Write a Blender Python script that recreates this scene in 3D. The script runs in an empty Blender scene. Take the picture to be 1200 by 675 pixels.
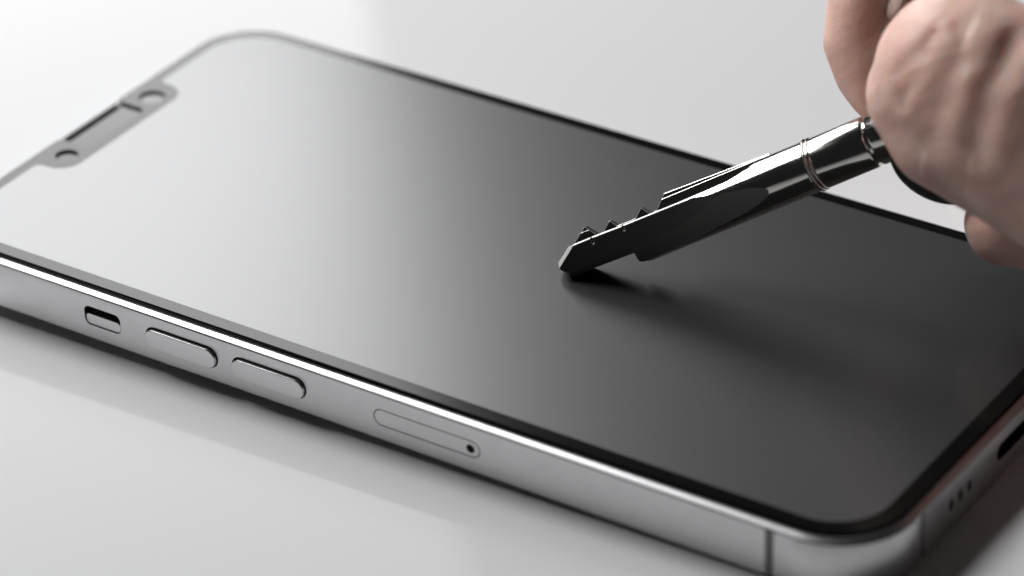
import bpy, bmesh, math, random
import numpy as np
from mathutils import Matrix, Vector
random.seed(7); np.random.seed(7)
S = 0.001                                   # everything below is in millimetres
sc = bpy.context.scene
col = sc.collection

# ---------------------------------------------------------------- frames
# phone frame: x along the phone from its top end, y across it, z up from its back
SL = 0.0115
ZN = Vector((-SL, 0, 1)).normalized()
ROT = ZN.rotation_difference(Vector((0, 0, 1))).to_matrix()
OFF = ROT @ Vector((0, 0, -1.72))
def to_world(P):                            # phone frame (mm) -> world (m); the table is z = 0
    return (ROT @ Vector(P) - Vector((0, 0, OFF.z))) * S
def frame_matrix(origin=(0, 0, 0), R=None):
    R3 = ROT @ (R if R is not None else Matrix.Identity(3))
    M = R3.to_4x4(); M.translation = to_world(origin)
    return M
PHONE = frame_matrix()
KT = (81.294, 35.389, 8.19)
KR = Matrix(((0.79448407, -0.5659363, 0.22025249), (0.39608853, 0.20798047, -0.89434781), (0.46033567, 0.79778457, 0.38939805)))
KEY = frame_matrix(KT, KR)                  # key frame: x along the shaft, y across it, z towards the viewer's side

# ---------------------------------------------------------------- helpers
def finish(name, me, mats, parent=None, smooth=True, sharp=None):
    o = bpy.data.objects.new(name, me); col.objects.link(o)
    for m in (mats if isinstance(mats, (list, tuple)) else [mats]):
        me.materials.append(m)
    if smooth:
        me.polygons.foreach_set('use_smooth', [True] * len(me.polygons))
        if sharp is not None: me.set_sharp_from_angle(angle=math.radians(sharp))
    if parent: o.parent = parent
    return o
def mesh_from(name, V, F):
    me = bpy.data.meshes.new(name)
    me.from_pydata([tuple(c * S for c in v) for v in V], [], F)
    bm = bmesh.new(); bm.from_mesh(me)
    bmesh.ops.recalc_face_normals(bm, faces=bm.faces[:])
    bm.to_mesh(me); bm.free(); me.update()
    return me
def empty(name, M, label, cat):
    o = bpy.data.objects.new(name, None); col.objects.link(o)
    o.empty_display_size = 0.01
    o.matrix_world = M; o['label'] = label; o['category'] = cat
    return o
def rrect(x0, x1, y0, y1, R, n=28, k=0, straight=1):
    R = max(R, 0.02); P = []
    for cx, cy, t0 in ((x1 - R, y0 + R, -90), (x1 - R, y1 - R, 0), (x0 + R, y1 - R, 90), (x0 + R, y0 + R, 180)):
        for i in range(n + 1):
            t = math.radians(t0 + 90 * i / n); P.append((cx + R * math.cos(t), cy + R * math.sin(t)))
    return P
def loft(rings, cap=True):                  # rings: equal-length lists of 3-D points
    n = len(rings[0]); V = [p for r in rings for p in r]; F = []
    for k in range(len(rings) - 1):
        for i in range(n):
            j = (i + 1) % n
            F.append((k * n + i, k * n + j, (k + 1) * n + j, (k + 1) * n + i))
    if cap:
        F.append(tuple(range(n))[::-1]); F.append(tuple((len(rings) - 1) * n + i for i in range(n)))
    return V, F
def merge(parts):
    V, F = [], []
    for v, f in parts:
        b = len(V); V += list(v); F += [tuple(i + b for i in q) for q in f]
    return V, F
def sheet(name, outlines, z0, z1):          # flat plate with holes, from closed outlines
    cu = bpy.data.curves.new(name, 'CURVE'); cu.dimensions = '2D'; cu.fill_mode = 'BOTH'
    for P in outlines:
        sp = cu.splines.new('POLY'); sp.points.add(len(P) - 1); sp.use_cyclic_u = True
        for q, p in zip(sp.points, P): q.co = (p[0] * S * 100, p[1] * S * 100, 0, 1)
    cu.extrude = (z1 - z0) / 2 * S * 100
    o = bpy.data.objects.new('tmp', cu); col.objects.link(o)
    dg = bpy.context.evaluated_depsgraph_get()
    me = bpy.data.meshes.new_from_object(o.evaluated_get(dg))
    bpy.data.objects.remove(o); bpy.data.curves.remove(cu)
    me.materials.clear()
    v = np.zeros(len(me.vertices) * 3); me.vertices.foreach_get('co', v); v = v.reshape(-1, 3) / 100
    v[:, 2] += (z0 + z1) / 2 * S
    me.vertices.foreach_set('co', v.ravel())
    bm = bmesh.new(); bm.from_mesh(me)
    bmesh.ops.remove_doubles(bm, verts=bm.verts[:], dist=1e-7)
    bmesh.ops.recalc_face_normals(bm, faces=bm.faces[:]); bm.to_mesh(me); bm.free()
    me.update(); return me
def evaluated(o):
    bpy.context.view_layer.update()
    dg = bpy.context.evaluated_depsgraph_get()
    return bpy.data.meshes.new_from_object(o.evaluated_get(dg))
def carve(me, cutters, op='DIFFERENCE'):    # exact booleans, applied
    o = bpy.data.objects.new('tmp', me); col.objects.link(o); junk = []
    for V, F in cutters:
        c = bpy.data.objects.new('cut', mesh_from('cut', V, F)); col.objects.link(c); junk.append(c)
        m = o.modifiers.new('b', 'BOOLEAN'); m.operation = op; m.solver = 'EXACT'; m.object = c
    res = evaluated(o)
    for c in junk: bpy.data.objects.remove(c)
    bpy.data.objects.remove(o)
    res.materials.clear(); return res
def extrude_poly(P, axis_map, a, b):        # polygon extruded from a to b, axis_map(u,v,t)->xyz
    return loft([[axis_map(u, v, a) for u, v in P], [axis_map(u, v, b) for u, v in P]])
def pill(cu, cv, lu, lv, n=14):
    return rrect(cu - lu / 2, cu + lu / 2, cv - lv / 2, cv + lv / 2, min(lu, lv) / 2 - 0.001, n)

# ---------------------------------------------------------------- materials
def mat(name, base, rough=0.4, metal=0.0, **kw):
    m = bpy.data.materials.new(name); m.use_nodes = True
    b = m.node_tree.nodes['Principled BSDF']
    b.inputs['Base Color'].default_value = (*base, 1)
    b.inputs['Roughness'].default_value = rough; b.inputs['Metallic'].default_value = metal
    for k, v in kw.items(): b.inputs[k.replace('_', ' ')].default_value = v
    return m
def nodes(m): return m.node_tree.nodes, m.node_tree.links, m.node_tree.nodes['Principled BSDF']
def noise(m, scale, detail=3, stretch=None):
    N, L, b = nodes(m)
    tc = N.new('ShaderNodeTexCoord'); mp = N.new('ShaderNodeMapping'); nz = N.new('ShaderNodeTexNoise')
    L.new(tc.outputs['Object'], mp.inputs['Vector']); L.new(mp.outputs['Vector'], nz.inputs['Vector'])
    if stretch: mp.inputs['Scale'].default_value = stretch
    nz.inputs['Scale'].default_value = scale; nz.inputs['Detail'].default_value = detail
    return nz
def vary(m, sock, scale, lo, hi, stretch=None, detail=3):
    N, L, b = nodes(m); nz = noise(m, scale, detail, stretch)
    r = N.new('ShaderNodeMapRange'); r.inputs['From Min'].default_value = 0.3; r.inputs['From Max'].default_value = 0.7
    r.inputs['To Min'].default_value = lo; r.inputs['To Max'].default_value = hi
    L.new(nz.outputs['Fac'], r.inputs['Value']); L.new(r.outputs['Result'], b.inputs[sock])
def bump(m, scale, strength, dist, stretch=None, detail=3):
    N, L, b = nodes(m); nz = noise(m, scale, detail, stretch); bp = N.new('ShaderNodeBump')
    bp.inputs['Strength'].default_value = strength; bp.inputs['Distance'].default_value = dist * S
    L.new(nz.outputs['Fac'], bp.inputs['Height'])
    if b.inputs['Normal'].is_linked: L.new(b.inputs['Normal'].links[0].from_socket, bp.inputs['Normal'])
    L.new(bp.outputs['Normal'], b.inputs['Normal'])

M_table = mat('white_gloss_table', (0.79, 0.79, 0.795), 0.05, IOR=1.105)
vary(M_table, 'Roughness', 60, 0.045, 0.065)
M_alu = mat('blasted_aluminium', (0.72, 0.72, 0.73), 0.36, 1.0)
vary(M_alu, 'Roughness', 400, 0.33, 0.40)
bump(M_alu, 9000, 0.10, 0.02)
M_cham = mat('polished_aluminium', (0.62, 0.62, 0.63), 0.34, 1.0)
bump(M_cham, 12000, 0.12, 0.02)
M_btn = mat('button_aluminium', (0.73, 0.73, 0.74), 0.33, 1.0)
bump(M_btn, 9000, 0.10, 0.02)
M_dark = mat('dark_seam', (0.012, 0.012, 0.012), 0.6)
M_band = mat('antenna_plastic', (0.22, 0.225, 0.225), 0.45)
M_glass = mat('black_display_glass', (0.004, 0.004, 0.004), 0.08, IOR=1.24)
M_lens = mat('lens_glass', (0.006, 0.006, 0.007), 0.05, IOR=1.32)
M_prot = mat('black_bordered_glass', (0.006, 0.006, 0.006), 0.15, IOR=1.245)
M_film = mat('matte_film', (0.007, 0.007, 0.0073), 0.53, IOR=1.46, Coat_Weight=1.0, Coat_Roughness=0.25, Coat_IOR=1.5)
M_mesh = mat('earpiece_mesh', (0.03, 0.03, 0.03), 0.9, Specular_IOR_Level=0.1)
M_steel = mat('nickel_steel', (0.62, 0.60, 0.57), 0.13, 1.0)
bump(M_steel, 3000, 0.08, 0.02, (0.15, 1, 1))
vary(M_steel, 'Roughness', 900, 0.10, 0.17, (0.2, 1, 1))
M_cut = mat('milled_steel', (0.15, 0.148, 0.142), 0.42, 1.0)
bump(M_cut, 2500, 0.25, 0.03, (0.4, 1, 1))
M_head = mat('black_plastic', (0.012, 0.012, 0.012), 0.35)

M_skin = mat('skin', (0.52, 0.31, 0.235), 0.48, IOR=1.4)
def skin_nodes(m):
    N, L, b = nodes(m)
    b.inputs['Subsurface Weight'].default_value = 0.8
    b.inputs['Subsurface Radius'].default_value = (1.0, 0.35, 0.2)
    b.inputs['Subsurface Scale'].default_value = 3.0 * S
    n1 = noise(m, 160, 5)
    cr = N.new('ShaderNodeValToRGB'); e = cr.color_ramp.elements
    e[0].position = 0.30; e[0].color = (0.64, 0.40, 0.335, 1); e[1].position = 0.72; e[1].color = (0.77, 0.555, 0.48, 1)
    x = e.new(0.5); x.color = (0.71, 0.475, 0.405, 1)
    L.new(n1.outputs['Fac'], cr.inputs['Fac']); L.new(cr.outputs['Color'], b.inputs['Base Color'])
    tc = N.new('ShaderNodeTexCoord')
    vo = N.new('ShaderNodeTexVoronoi'); vo.feature = 'DISTANCE_TO_EDGE'; vo.inputs['Scale'].default_value = 1300
    L.new(tc.outputs['Object'], vo.inputs['Vector'])
    bp = N.new('ShaderNodeBump'); bp.inputs['Strength'].default_value = 0.35; bp.inputs['Distance'].default_value = 0.12 * S
    L.new(vo.outputs['Distance'], bp.inputs['Height']); L.new(bp.outputs['Normal'], b.inputs['Normal'])
skin_nodes(M_skin)
bump(M_skin, 500, 0.35, 0.4)
def wrinkles(m, ang, scale, dist):
    N, L, b = nodes(m); nz = noise(m, scale, 4, (0.28, 1.6, 0.7))
    mp = nz.inputs['Vector'].links[0].from_node; mp.inputs['Rotation'].default_value = (0, 0, math.radians(ang))
    bp = N.new('ShaderNodeBump'); bp.inputs['Strength'].default_value = 0.6; bp.inputs['Distance'].default_value = dist * S
    L.new(nz.outputs['Fac'], bp.inputs['Height']); L.new(b.inputs['Normal'].links[0].from_socket, bp.inputs['Normal']); L.new(bp.outputs['Normal'], b.inputs['Normal'])
wrinkles(M_skin, -45, 240, 0.35)
M_nail = mat('fingernail', (0.76, 0.57, 0.49), 0.42)

# ---------------------------------------------------------------- setting: the table
def box(x0, x1, y0, y1, z0, z1):
    return loft([[(x0, y0, z0), (x1, y0, z0), (x1, y1, z0), (x0, y1, z0)], [(x0, y0, z1), (x1, y0, z1), (x1, y1, z1), (x0, y1, z1)]])
tb = finish('tabletop', mesh_from('tabletop', *box(-620, 620, -520, 620, -25, 0)), M_table, smooth=False)
tb['kind'] = 'structure'; tb['label'] = 'glossy white tabletop under the phone'; tb['category'] = 'tabletop'

# ---------------------------------------------------------------- the phone
L_, W_, RC = 146.7, 71.5, 10.27
phone = empty('smartphone', PHONE, 'silver-framed smartphone lying face up on the glossy white table with its screen off', 'smartphone')
def outline(ins, n=36): return rrect(ins, L_ - ins, ins, W_ - ins, RC - ins, n)
prof = [(0.9, 0.0), (0.42, 0.03), (0.15, 0.14), (0.03, 0.32), (0.0, 0.52), (0.0, 6.90), (0.03, 6.96), (0.14, 6.99), (0.14, 7.08),
        (0.02, 7.10), (0.03, 7.13), (0.08, 7.17), (0.72, 7.42), (0.75, 7.425), (0.77, 7.38), (0.785, 7.38), (0.79, 7.58), (0.84, 7.66), (0.90, 7.62), (0.91, 7.0)]
frame_me = mesh_from('frame', *loft([[(x, y, z) for x, y in outline(i)] for i, z in prof]))
XZ = lambda u, v, t: (u, t, v)              # near long side: u = x, v = z, t = y
YZ = lambda u, v, t: (t, u, v)              # bottom end: u = y, v = z, t = x
D = lambda P, m, a, b: extrude_poly(P, m, a, b)
cut = [D(rrect(28.75, 34.8, 2.35, 5.25, 0.9, 10), XZ, -1, 1.3),
       D(pill(44.92, 3.78, 11.9, 3.3), XZ, -1, 0.7), D(pill(59.05, 3.78, 11.9, 3.3), XZ, -1, 0.7),
       D(pill(83.55, 3.66, 16.2, 2.5), XZ, -1, 0.5),
       D(rrect(132.3, 133.5, 0.45, 6.9, 0.02, 1), XZ, -1, 0.12),
       D(rrect(12.05, 13.05, 0.45, 6.9, 0.02, 1), YZ, L_ - 0.12, L_ + 1)]
for y in (19.8, 22.12, 24.45): cut.append(D(pill(y, 3.7, 1.05, 1.7, 8), YZ, L_ - 1.5, L_ + 1))
cut.append(D(pill(35.75, 3.85, 8.2, 2.4), YZ, L_ - 4, L_ + 1))
frame_me = carve(frame_me, [merge(cut)])
frame = finish('frame', frame_me, [M_alu, M_cham, M_dark], phone, sharp=28)
def frame_materials(me):
    for p in me.polygons:
        c = p.center / S
        dx = max(RC - c.x, c.x - (L_ - RC), 0); dy = max(RC - c.y, c.y - (W_ - RC), 0)
        d = (RC - math.hypot(dx, dy)) if (dx > 0 and dy > 0) else min(c.x, L_ - c.x, c.y, W_ - c.y)
        if c.z > 7.09: p.material_index = 1 if d < 0.775 or (0.78 < d < 0.905 and c.z > 7.4) else 2
        elif c.z > 6.92 and d > 0.015: p.material_index = 2
        elif 0.5 < c.z and d > 0.04: p.material_index = 2
frame_materials(frame_me)

def side_button(name, P, m, t_in, t_out, rounding, mt, parent):
    # a pill pushed out of a wall: sides, then a rounded lip
    cx = sum(p[0] for p in P) / len(P); cy = sum(p[1] for p in P) / len(P)
    ex = max(abs(p[0] - cx) for p in P); ey = max(abs(p[1] - cy) for p in P)
    def ins(k): return [(cx + (u - cx) * (ex - k) / ex, cy + (v - cy) * (ey - k) / ey) for u, v in P]
    sgn = 1 if t_out > t_in else -1
    rings = [[m(u, v, t_in) for u, v in P]]
    for i in range(6):
        a = math.pi / 2 * i / 5
        k = rounding * (1 - math.cos(a)); t = t_out - sgn * rounding * (1 - math.sin(a))
        rings.append([m(u, v, t) for u, v in ins(k)])
    return finish(name, mesh_from(name, *loft(rings)), mt, parent, sharp=35)
for cx in (44.92, 59.05):
    side_button('volume_button', pill(cx, 3.70, 11.5, 2.9), XZ, 0.7, -0.5, 0.13, M_btn, phone)
sw = side_button('mute_switch', rrect(28.9, 34.65, 2.42, 4.05, 0.6, 8), XZ, 1.3, 0.10, 0.12, M_btn, phone)
tray_me = mesh_from('sim_tray', *D(pill(83.55, 3.66, 15.9, 2.2), XZ, 0.012, 0.5))
tray_me = carve(tray_me, [D(pill(90.2, 3.66, 1.25, 1.25, 10), XZ, -1, 0.4)])
tray = finish('sim_tray', tray_me, [M_alu, M_dark], phone, sharp=30)
for p in tray_me.polygons:
    c = p.center / S
    if math.hypot(c.x - 90.2, c.z - 3.66) < 0.66 and c.y > 0.013: p.material_index = 1
finish('antenna_band', mesh_from('antenna_band', *box(132.33, 133.47, 0.015, 0.118, 0.5, 6.88)), M_band, phone, smooth=False)
finish('antenna_band', mesh_from('antenna_band', *box(L_ - 0.118, L_ - 0.015, 12.08, 13.02, 0.5, 6.88)), M_band, phone, smooth=False)
# display glass with a rounded lip
gp = [(0.94, 7.0), (0.94, 7.60), (0.95, 7.70), (0.98, 7.76), (1.04, 7.79), (1.12, 7.80)]
finish('display_glass', mesh_from('display_glass', *loft([[(x, y, z) for x, y in outline(i)] for i, z in gp])), M_glass, phone, sharp=40)
finish('earpiece', sheet('earpiece', [pill(1.85, 35.45, 1.2, 11.8, 6)], 7.803, 7.83), M_mesh, phone, smooth=False)
lens = finish('front_camera', sheet('front_camera', [rrect(3.1, 6.3, 43.8, 47.0, 1.59, 10)], 7.803, 7.815), M_lens, phone, smooth=False)
# camera bump under the back: the phone rests on it, so its top end stands a little high
bump_rings = [[(x, y, z) for x, y in rrect(8 + i, 39 - i, 36 + i, 67 - i, 7 - i, 10)] for i, z in ((0, -0.003), (0, -1.05), (0.2, -1.15), (1.0, -1.19))]
finish('camera_bump', mesh_from('camera_bump', *loft(bump_rings)), M_alu, phone, sharp=30)

# ---------------------------------------------------------------- the screen protector
prot = empty('screen_protector', PHONE, 'matte glass screen protector with a black border and notch cutouts laid over the phone screen', 'screen protector')
PI_ = 1.06
def protector_outline():
    P = outline(PI_, 28)
    # break the top end (x = PI_) for the open earpiece slot: y 29.2 .. 42.0, to x = 6.2
    k = max(i for i, (x, y) in enumerate(P) if x < PI_ + 1e-6 and y > 40)   # last point on the straight at large y
    slot = [(PI_, 42.6), (PI_ + 0.35, 42.15), (PI_ + 0.9, 42.0), (5.4, 42.0), (5.9, 41.8), (6.2, 41.3), (6.2, 29.9), (5.9, 29.4), (5.4, 29.2),
            (PI_ + 0.9, 29.2), (PI_ + 0.35, 29.05), (PI_, 28.6)]
    return P[:k + 1] + slot + P[k + 1:]
def circle(cx, cy, r, n=40): return [(cx + r * math.cos(2 * math.pi * i / n), cy + r * math.sin(2 * math.pi * i / n)) for i in range(n)]
holes = [circle(4.95, 26.0, 1.62), circle(4.8, 45.35, 1.9)]
finish('border_glass', sheet('border_glass', [protector_outline()] + holes, 7.82, 8.17), M_prot, prot, smooth=False)
def film_outline():
    x0, x1, y0, y1, R = 2.95, L_ - 3.25, 2.95, W_ - 3.05, 7.6
    P = rrect(x0, x1, y0, y1, R, 28)
    k = max(i for i, (x, y) in enumerate(P) if x < x0 + 1e-6 and y > 40)
    def arc(cx, cy, r, a0, a1, n=10):
        return [(cx + r * math.cos(math.radians(a0 + (a1 - a0) * i / n)), cy + r * math.sin(math.radians(a0 + (a1 - a0) * i / n))) for i in range(n + 1)]
    ya, yb, xd, rn, rf = 49.5, 22.1, 8.05, 3.3, 1.1
    N = arc(x0 + rf, ya + rf, rf, 180, 270) + arc(xd - rn, ya - rn, rn, 90, 0) + arc(xd - rn, yb + rn, rn, 0, -90) + arc(x0 + rf, yb - rf, rf, 90, 180)
    return P[:k + 1] + N + P[k + 1:]
finish('matte_film', sheet('matte_film', [film_outline()], 8.174, 8.19), M_film, prot, smooth=False)

# ---------------------------------------------------------------- the key
key = empty('key', KEY, 'round-shafted steel key with a toothed milled tip pressed on the screen', 'key')
NC, RS = 0.22, 3.43
SN = lambda u, v, t: (u, v, t)
def cyl_rings(prof, n=160):
    return loft([[(s, NC + r * math.cos(2 * math.pi * i / n), r * math.sin(2 * math.pi * i / n)) for i in range(n)] for s, r in prof])
blade_me = mesh_from('blade', *cyl_rings([(-0.5, RS), (36.4, RS), (36.55, RS - 0.12)]))
ridge = [(-1.5, 2.62), (6, 2.62), (10.5, 2.5), (18, 2.45), (23.7, 2.5), (26.0, 2.55), (27.5, 2.78), (28.9, 3.09), (30.3, 3.42), (31.6, 3.72), (33, 4.4), (33, 7), (-1.5, 7)]
teeth = [(-1.5, 2.2), (2.25, 2.2), (2.63, 2.74), (4.81, 4.25), (6.0, 2.62), (6.92, 2.66), (8.33, 3.72), (9.0, 2.72), (10.6, 2.68), (11.8, 2.69), (12.99, 3.72), (13.75, 2.55), (14.86, 2.6),
         (16.55, 4.2), (17.0, 7), (-1.5, 7)]
under = [(-1.5, -6), (-1.5, -1.0), (1.77, -1.16), (6.97, -1.30), (10.5, -1.41), (10.56, -1.47), (10.58, -2.35), (10.72, -2.68), (11.0, -2.88), (11.5, -2.98), (12.1, -3.4), (12.1, -6)]
fin = [(-0.5, 0.5), (31.7, 0.5), (31.7, 3.78), (16.6, 4.24), (15.0, 4.3), (-0.5, 4.3)]
tip = [(-3, -6), (1.77, -1.14), (0.42, 0.1), (0.04, 1.2), (2.32, 2.66), (5, 5.2), (-3, 6)]
back = (-1.5, 15.5)
be = math.radians(14)
def flat_map(u, v, t):                      # u along shaft, v depth along the flat's normal, t across
    m = (-math.sin(be), math.cos(be)); q = (math.cos(be), math.sin(be))
    return (u, NC + m[0] * v + q[0] * t, m[1] * v + q[1] * t)
flat = [(-1.5, 2.45), (14, 2.45), (17, 2.5), (20, 2.63), (22, 2.75), (25.9, 2.92), (29, 3.24), (31.3, 3.48), (31.6, 6), (-1.5, 6)]
front = [(-1.5, 2.3), (14, 2.3), (18, 2.45), (21, 2.75), (24, 3.2), (25.5, 3.6), (25.5, 6), (-1.5, 6)]
def facet():
    A, B, C_ = Vector((0.06, 1.22, 1.0)), Vector((2.3, 2.61, 1.2)), Vector((2.21, 2.02, 2.3))
    A2 = Vector((0.43, 0.66, 2.1))
    nrm = (B - A).cross(A2 - A).normalized()
    if nrm.x > 0: nrm = -nrm
    c = (A + B + A2 + C_) / 4
    t1 = (B - A).normalized(); t2 = nrm.cross(t1)
    ring = lambda h: [tuple(c + t1 * a * 4 + t2 * b * 4 + nrm * h) for a, b in ((-1, -1), (1, -1), (1, 1), (-1, 1))]
    return loft([ring(0), ring(3)])
def edge_break():                           # the broken edge along the front ridge
    c = 0.12; rings = []
    for x, n0, w0 in ((2.2, 2.62, 2.3), (6, 2.62, 2.3), (10.5, 2.5, 2.3), (14, 2.48, 2.3), (18, 2.45, 2.45), (20.5, 2.46, 2.64)):
        rings.append([(x, n0 - c - 0.6, w0 + 0.6), (x, n0 + 0.6, w0 - c - 0.6), (x, n0 + 1.6, w0 + 1.6)])
    return loft(rings)
nick = lambda s0: extrude_poly([(s0 - 0.14, 1.7), (s0 + 0.14, 1.8), (s0 + 0.18, 3.4), (s0 - 0.12, 3.4)], SN, 1.5, 5)
blade_me = carve(blade_me, [extrude_poly(fin, SN, -1.5, -0.3)], 'UNION')
blade_me = carve(blade_me, [extrude_poly(ridge, SN, -0.25, 6), extrude_poly(teeth, SN, -6, -0.1), extrude_poly(under, SN, -6, 6), extrude_poly(tip, SN, -6, 6),
                            extrude_poly([(-1.5, -6), (15.5, -6), (15.5, 6), (-1.5, 6)], SN, -6, -1.6),
                            extrude_poly(flat, flat_map, -6, 6), extrude_poly(front, lambda u, v, t: (u, t, v), -6, 6), facet(), edge_break(), nick(5.95), nick(10.55)])
bo = bpy.data.objects.new('tmp', blade_me); col.objects.link(bo)
bv = bo.modifiers.new('v', 'BEVEL'); bv.width = 0.04 * S; bv.segments = 1; bv.use_clamp_overlap = False; bv.limit_method = 'ANGLE'; bv.angle_limit = math.radians(25)
blade_me = evaluated(bo); bpy.data.objects.remove(bo); blade_me.materials.clear()
M_ground_glint = mat('ground_steel_glint', (0.80, 0.79, 0.77), 0.58, 1.0)  # paler than the shaft: glints on bevels and ground facet put into the colour
bump(M_ground_glint, 4000, 0.2, 0.03)
blade = finish('blade', blade_me, [M_steel, M_cut, M_ground_glint], key, sharp=9)
for p in blade_me.polygons:
    c = p.center / S
    if math.hypot(c.y - NC, c.z) < RS - 0.06 and c.x < 36 and c.x > 2.4 and p.area > 0.02 * S * S and 2 * p.area / sum((blade_me.vertices[a].co - blade_me.vertices[b].co).length for a, b in p.edge_keys) > 0.16 * S: p.material_index = 1
for p in blade_me.polygons:                 # bevels and the ground facet at the point, lightened as glints
    c = p.center / S
    w2 = 2 * p.area / sum((blade_me.vertices[a].co - blade_me.vertices[b].co).length for a, b in p.edge_keys)
    if p.material_index == 0 and w2 < 0.16 * S and c.x < 22: p.material_index = 2
    if c.x < 2.2 and p.normal.x < -0.3 and p.normal.z > 0.2: p.material_index = 2
finish('shaft', mesh_from('shaft', *cyl_rings([(37.4, RS - 0.15), (37.55, RS), (44.6, RS), (44.85, RS - 0.12), (44.95, RS - 0.45), (45.3, RS - 0.5), (45.4, RS - 0.1), (45.6, RS), (52, RS)])), M_steel, key, sharp=30)
ringp = [(36.3, RS - 0.5), (36.5, RS - 0.02), (36.6, RS + 0.14), (36.74, RS + 0.2), (36.88, RS + 0.14), (36.96, RS - 0.05), (37.02, RS - 0.12), (37.08, RS + 0.02), (37.2, RS + 0.12), (37.34, RS + 0.14), (37.46, RS + 0.04), (37.55, RS - 0.5)]
finish('collar', mesh_from('collar', *cyl_rings(ringp)), M_steel, key, sharp=60)
head_poly = [(46.2, -3.3), (46.3, -5.1), (47.1, -7.15), (48.6, -9.2), (50.8, -10.95), (54, -12.1), (58, -12.5), (62, -11.9), (66, -10), (69, -6.5), (70, -2), (70, 3), (68, 8), (64.5, 11), (60, 12.2), (56, 11.5), (52.5, 9.2), (49.6, 6.4), (47.5, 4.2), (46.4, 3.0)]
def head_mesh():
    c = np.mean(np.array(head_poly), 0); rings = []
    for k, w in ((0.6, -1.3), (0.2, -1.2), (0.0, -0.7), (0.0, 0.7), (0.2, 1.2), (0.6, 1.3)):
        rings.append([(c[0] + (a - c[0]) * (1 - k / 11), c[1] + (b - c[1]) * (1 - k / 11), w) for a, b in head_poly])
    return loft(rings)
hm = mesh_from('head', *head_mesh())
ho = bpy.data.objects.new('tmp', hm); col.objects.link(ho)
sm = ho.modifiers.new('s', 'SUBSURF'); sm.levels = 2
hm = evaluated(ho); bpy.data.objects.remove(ho); hm.materials.clear()
finish('head', hm, M_head, key)

# ---------------------------------------------------------------- the hand: one continuous body
chains = dict(
 thumb=[(61.9, 3.65, 12.6, 10.9), (64.19, -0.12, 13.1, 11.9), (67.87, -6.08, 13.5, 12.1), (73.59, -15.37, 13, 12.3), (79.59, -26.6, 10, 13.0), (86.11, -40.4, 2, 15.68), (96, -34, -12, 17)],
 thumb_side=[(57.2, 0.25, 12.2, 7.54), (56.6, 2.9, 12.2, 7.54), (62, 3.0, 13, 9)],
 thumb_pad=[(56.9, 1.6, 12.2, 7.5), (57.5, -1.95, 12.2, 7.8), (60.8, -7.3, 12, 7.1), (66, -13.5, 12, 7.6)],
 index_pad=[(47.6, 9.6, -7.4, 4.6), (48.2, 13.6, -8.2, 4.6), (47.2, 7.0, -6.6, 3.9)],
 index_web=[(50.5, 11.0, -9, 4.6), (52.6, 14.6, -10, 4.2), (54.5, 18, -11, 4.6)],
 index=[(45.91, 3.84, -4.2, 2.18), (45.85, 5.33, -4.2, 2.62), (45.75, 8.84, -5.2, 3.61), (46.17, 12.73, -6, 4.06), (48.69, 17.55, -7.2, 4.17), (51.48, 21.61, -10, 5.06), (57.5, 26.66, -13, 6.82), (68.66, 28.91, -16, 8.35), (82.06, 21.9, -18, 9.39), (91.61, 5.95, -20, 10.01), (94, -12, -22, 12)],
 index_back=[(46.5, 5.6, -8.5, 2.6), (46.2, 8.9, -9.5, 3.5), (46.5, 12.7, -10.5, 4.0), (49.0, 17.5, -11, 4.3), (52, 21.5, -12, 5.0)],
 middle=[(56.51, -16.0, -3, 5.72), (59.8, -16.96, -4, 6.48), (66.57, -20.47, -7, 7.56), (75.9, -26.89, -12, 8.45), (86.05, -34.01, -18, 9.8), (92, -27, -22, 12)],
 ring=[(63.81, -30.65, -14, 6.4), (69.36, -33.01, -16, 7.2), (79.6, -37.7, -20, 8.2), (90, -36, -23, 12)],
 little=[(69.5, -42.0, -19, 5.4), (75.0, -43.94, -21, 6.0), (85.26, -46.12, -24, 7.2), (92, -42, -24, 12)],
 palm=[(91.61, 5.95, -20, 10.01), (94.51, -11.9, -22, 15), (94, -27.71, -22, 16), (92, -38, -22, 15), (106.55, -33.21, -22, 19), (120.66, -39.98, -22, 20), (145, -50, -22, 20), (185, -68, -22, 21)])
def capsule_cloud():
    parts = []
    bm = bmesh.new(); bmesh.ops.create_icosphere(bm, subdivisions=3, radius=1.0)
    bv_ = [v.co.copy() for v in bm.verts]; bf = [tuple(v.index for v in f.verts) for f in bm.faces]; bm.free()
    for ch in chains.values():
        for a, b in zip(ch[:-1], ch[1:]):
            d = math.dist(a[:3], b[:3]); n = max(2, int(d / (0.16 * min(a[3], b[3]))))
            for i in range(n + (b is ch[-1])):
                t = i / n; q = [a[k] + (b[k] - a[k]) * t for k in range(4)]
                parts.append(([(q[0] + v.x * q[3], q[1] + v.y * q[3], q[2] + v.z * q[3]) for v in bv_], bf))
    return merge(parts)
V, F = capsule_cloud()
raw = bpy.data.meshes.new('hand'); raw.from_pydata([tuple(c * S for c in v) for v in V], [], F)
ho = bpy.data.objects.new('tmp', raw); col.objects.link(ho)
rm = ho.modifiers.new('r', 'REMESH'); rm.mode = 'VOXEL'; rm.voxel_size = 0.5 * S
s1 = ho.modifiers.new('s', 'SMOOTH'); s1.factor = 0.5; s1.iterations = 22
hand_me = evaluated(ho); bpy.data.objects.remove(ho)
def seg_dist(P, A, B):
    A = np.array(A); B = np.array(B); AB = B - A
    t = np.clip(((P - A) @ AB) / (AB @ AB), 0, 1)
    D_ = P - (A + t[:, None] * AB)
    sd = np.sign(D_[:, 0] * AB[1] - D_[:, 1] * AB[0])
    return np.hypot(D_[:, 0], D_[:, 1]), sd
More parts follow.
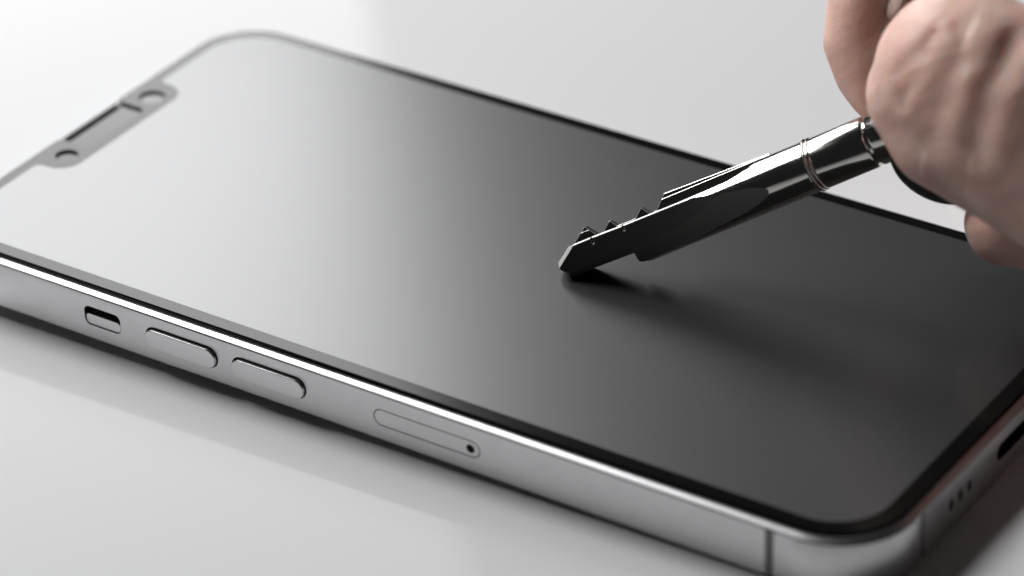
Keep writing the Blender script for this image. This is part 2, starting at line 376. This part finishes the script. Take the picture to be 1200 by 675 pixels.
creases = [  # polyline in (s, n), depth, half width, raised lip
 ([(57.04, 6.69), (58.68, 7.6), (60.59, 8.0), (62.85, 9.3)], 0.22, 0.75, 0.16),
 ([(55.6, 3.2), (57.6, 5.0), (60.2, 6.6), (63.0, 7.6)], 0.16, 0.8, 0.12),
 ([(57.6, -1.8), (60.0, 0.4), (62.2, 2.6), (64.0, 4.6)], 0.45, 1.9, 0.25),
 ([(62.6, -4.6), (64.9, -1.3), (66.9, 1.0), (69.2, 3.2), (71.3, 5.2)], 0.55, 1.6, 0.34)]
def sculpt(me):
    n = len(me.vertices); v = np.zeros(n * 3); me.vertices.foreach_get('co', v); v = v.reshape(-1, 3) / S
    nr = np.zeros(n * 3); me.vertices.foreach_get('normal', nr); nr = nr.reshape(-1, 3)
    front = np.clip((v[:, 2] - 8) / 6, 0, 1) * np.clip(nr[:, 2] * 2, 0, 1) * (v[:, 0] < 90)
    disp = np.zeros(n)
    for P, dep, hw, lip in creases:
        best = np.full(n, 1e9); side = np.zeros(n); tpos = np.zeros(n)
        for k, (a, b) in enumerate(zip(P[:-1], P[1:])):
            d, sd = seg_dist(v[:, :2], a, b); m = d < best; best[m] = d[m]; side[m] = sd[m]
        disp += front * (-dep * np.exp(-(best / hw) ** 2) + lip * np.exp(-((best - 2.2 * hw) / (1.1 * hw)) ** 2) * (0.6 + 0.4 * side))
    x, y, z = v.T
    disp += 0.08 * np.sin(x * 0.45 + 1.3 * np.sin(y * 0.3)) * np.sin(y * 0.5 + z * 0.4)
    v += nr * disp[:, None]
    me.vertices.foreach_set('co', (v * S).ravel()); me.update()
sculpt(hand_me); hand_me.materials.clear()
hand = finish('hand', hand_me, M_skin)
hand.matrix_world = KEY
def nail():
    bm = bmesh.new(); bmesh.ops.create_uvsphere(bm, u_segments=28, v_segments=18, radius=1.0)
    ax = Vector((-0.15, 0.55, 0.82)).normalized(); lo = Vector((0.45, 0.85, -0.3)).normalized()
    lo = (lo - lo.dot(ax) * ax).normalized(); sd = ax.cross(lo)
    V = [Vector((52.7, 15.9, -6.5)) + lo * v.co.x * 2.8 + sd * v.co.y * 2.2 + ax * v.co.z * 0.9 for v in bm.verts]
    F = [tuple(v.index for v in f.verts) for f in bm.faces]; bm.free()
    return V, F
finish('fingernail', mesh_from('fingernail', *nail()), M_nail, hand)
hand['label'] = 'bare hand pinching the black head of the key between thumb and fingers'; hand['category'] = 'hand'

# ---------------------------------------------------------------- camera
fit = dict(a=2.17517881, b=0.552218423, c=-0.037051451, F=4378.18, C=(313.136602, -312.475707, 263.303165))
def camera():
    a, b, c = fit['a'], fit['b'], fit['c']
    fw = Vector((math.cos(b) * math.cos(a), math.cos(b) * math.sin(a), -math.sin(b)))
    r = Vector((math.sin(a), -math.cos(a), 0)); u = r.cross(fw)
    r2 = math.cos(c) * r + math.sin(c) * u; u2 = -math.sin(c) * r + math.cos(c) * u
    cam = bpy.data.cameras.new('camera'); o = bpy.data.objects.new('camera', cam); col.objects.link(o)
    R = Matrix((r2, u2, -fw)).transposed()
    o.matrix_world = frame_matrix(fit['C'], R)
    cam.sensor_width = 36; cam.lens = fit['F'] / 1200 * 36
    cam.clip_start = 0.02; cam.clip_end = 20
    cam.dof.use_dof = True; cam.dof.aperture_fstop = 14
    focus = Vector((74, 22, 8)); cam.dof.focus_distance = (focus - Vector(fit['C'])).dot(fw) * S
    sc.camera = o
camera()

# ---------------------------------------------------------------- lamps
def area(name, az, el, dist, target, w, h, energy, color=(1, 1, 1), roll=0.0):
    d = Vector((math.cos(math.radians(el)) * math.cos(math.radians(az)), math.cos(math.radians(el)) * math.sin(math.radians(az)), math.sin(math.radians(el))))
    l = bpy.data.lights.new(name, 'AREA'); l.shape = 'RECTANGLE'; l.size = w * S; l.size_y = h * S; l.energy = energy; l.color = color
    o = bpy.data.objects.new(name, l); col.objects.link(o)
    z = d; x = Vector((0, 0, 1)).cross(z).normalized(); y = z.cross(x)
    R = Matrix((x, y, z)).transposed() @ Matrix.Rotation(math.radians(roll), 3, 'Z')
    o.matrix_world = frame_matrix(Vector(target) + d * dist, R)
    return o
E_BACK, E_TOP, E_WORLD = 1.76, 4.0, 0.015
E_HAND = 0.0060
# large softbox behind the phone's far left corner
area('back_softbox', 137.6, 33, 700, (50, 40, 0), 230, 285, E_BACK, (0.985, 0.99, 1.0), roll=0)
# softbox to the phone's top-end side
area('side_softbox', 166, 47, 700, (60, 5, 0), 340, 292, E_TOP)
# unseen fill added to brighten only the hand, from the upper front left
hl = area('added_hand_fill', 202, 40, 230, (124, 55, 42), 60, 60, E_HAND)
hl.data.spread = math.radians(23)

w = bpy.data.worlds.new('World'); sc.world = w; w.use_nodes = True
bg = w.node_tree.nodes['Background']; bg.inputs['Color'].default_value = (0.9, 0.95, 1.0, 1); bg.inputs['Strength'].default_value = E_WORLD

sc.view_settings.view_transform = 'Standard'; sc.view_settings.look = 'None'
sc.view_settings.exposure = 0; sc.view_settings.gamma = 1
sc.cycles.max_bounces = 10
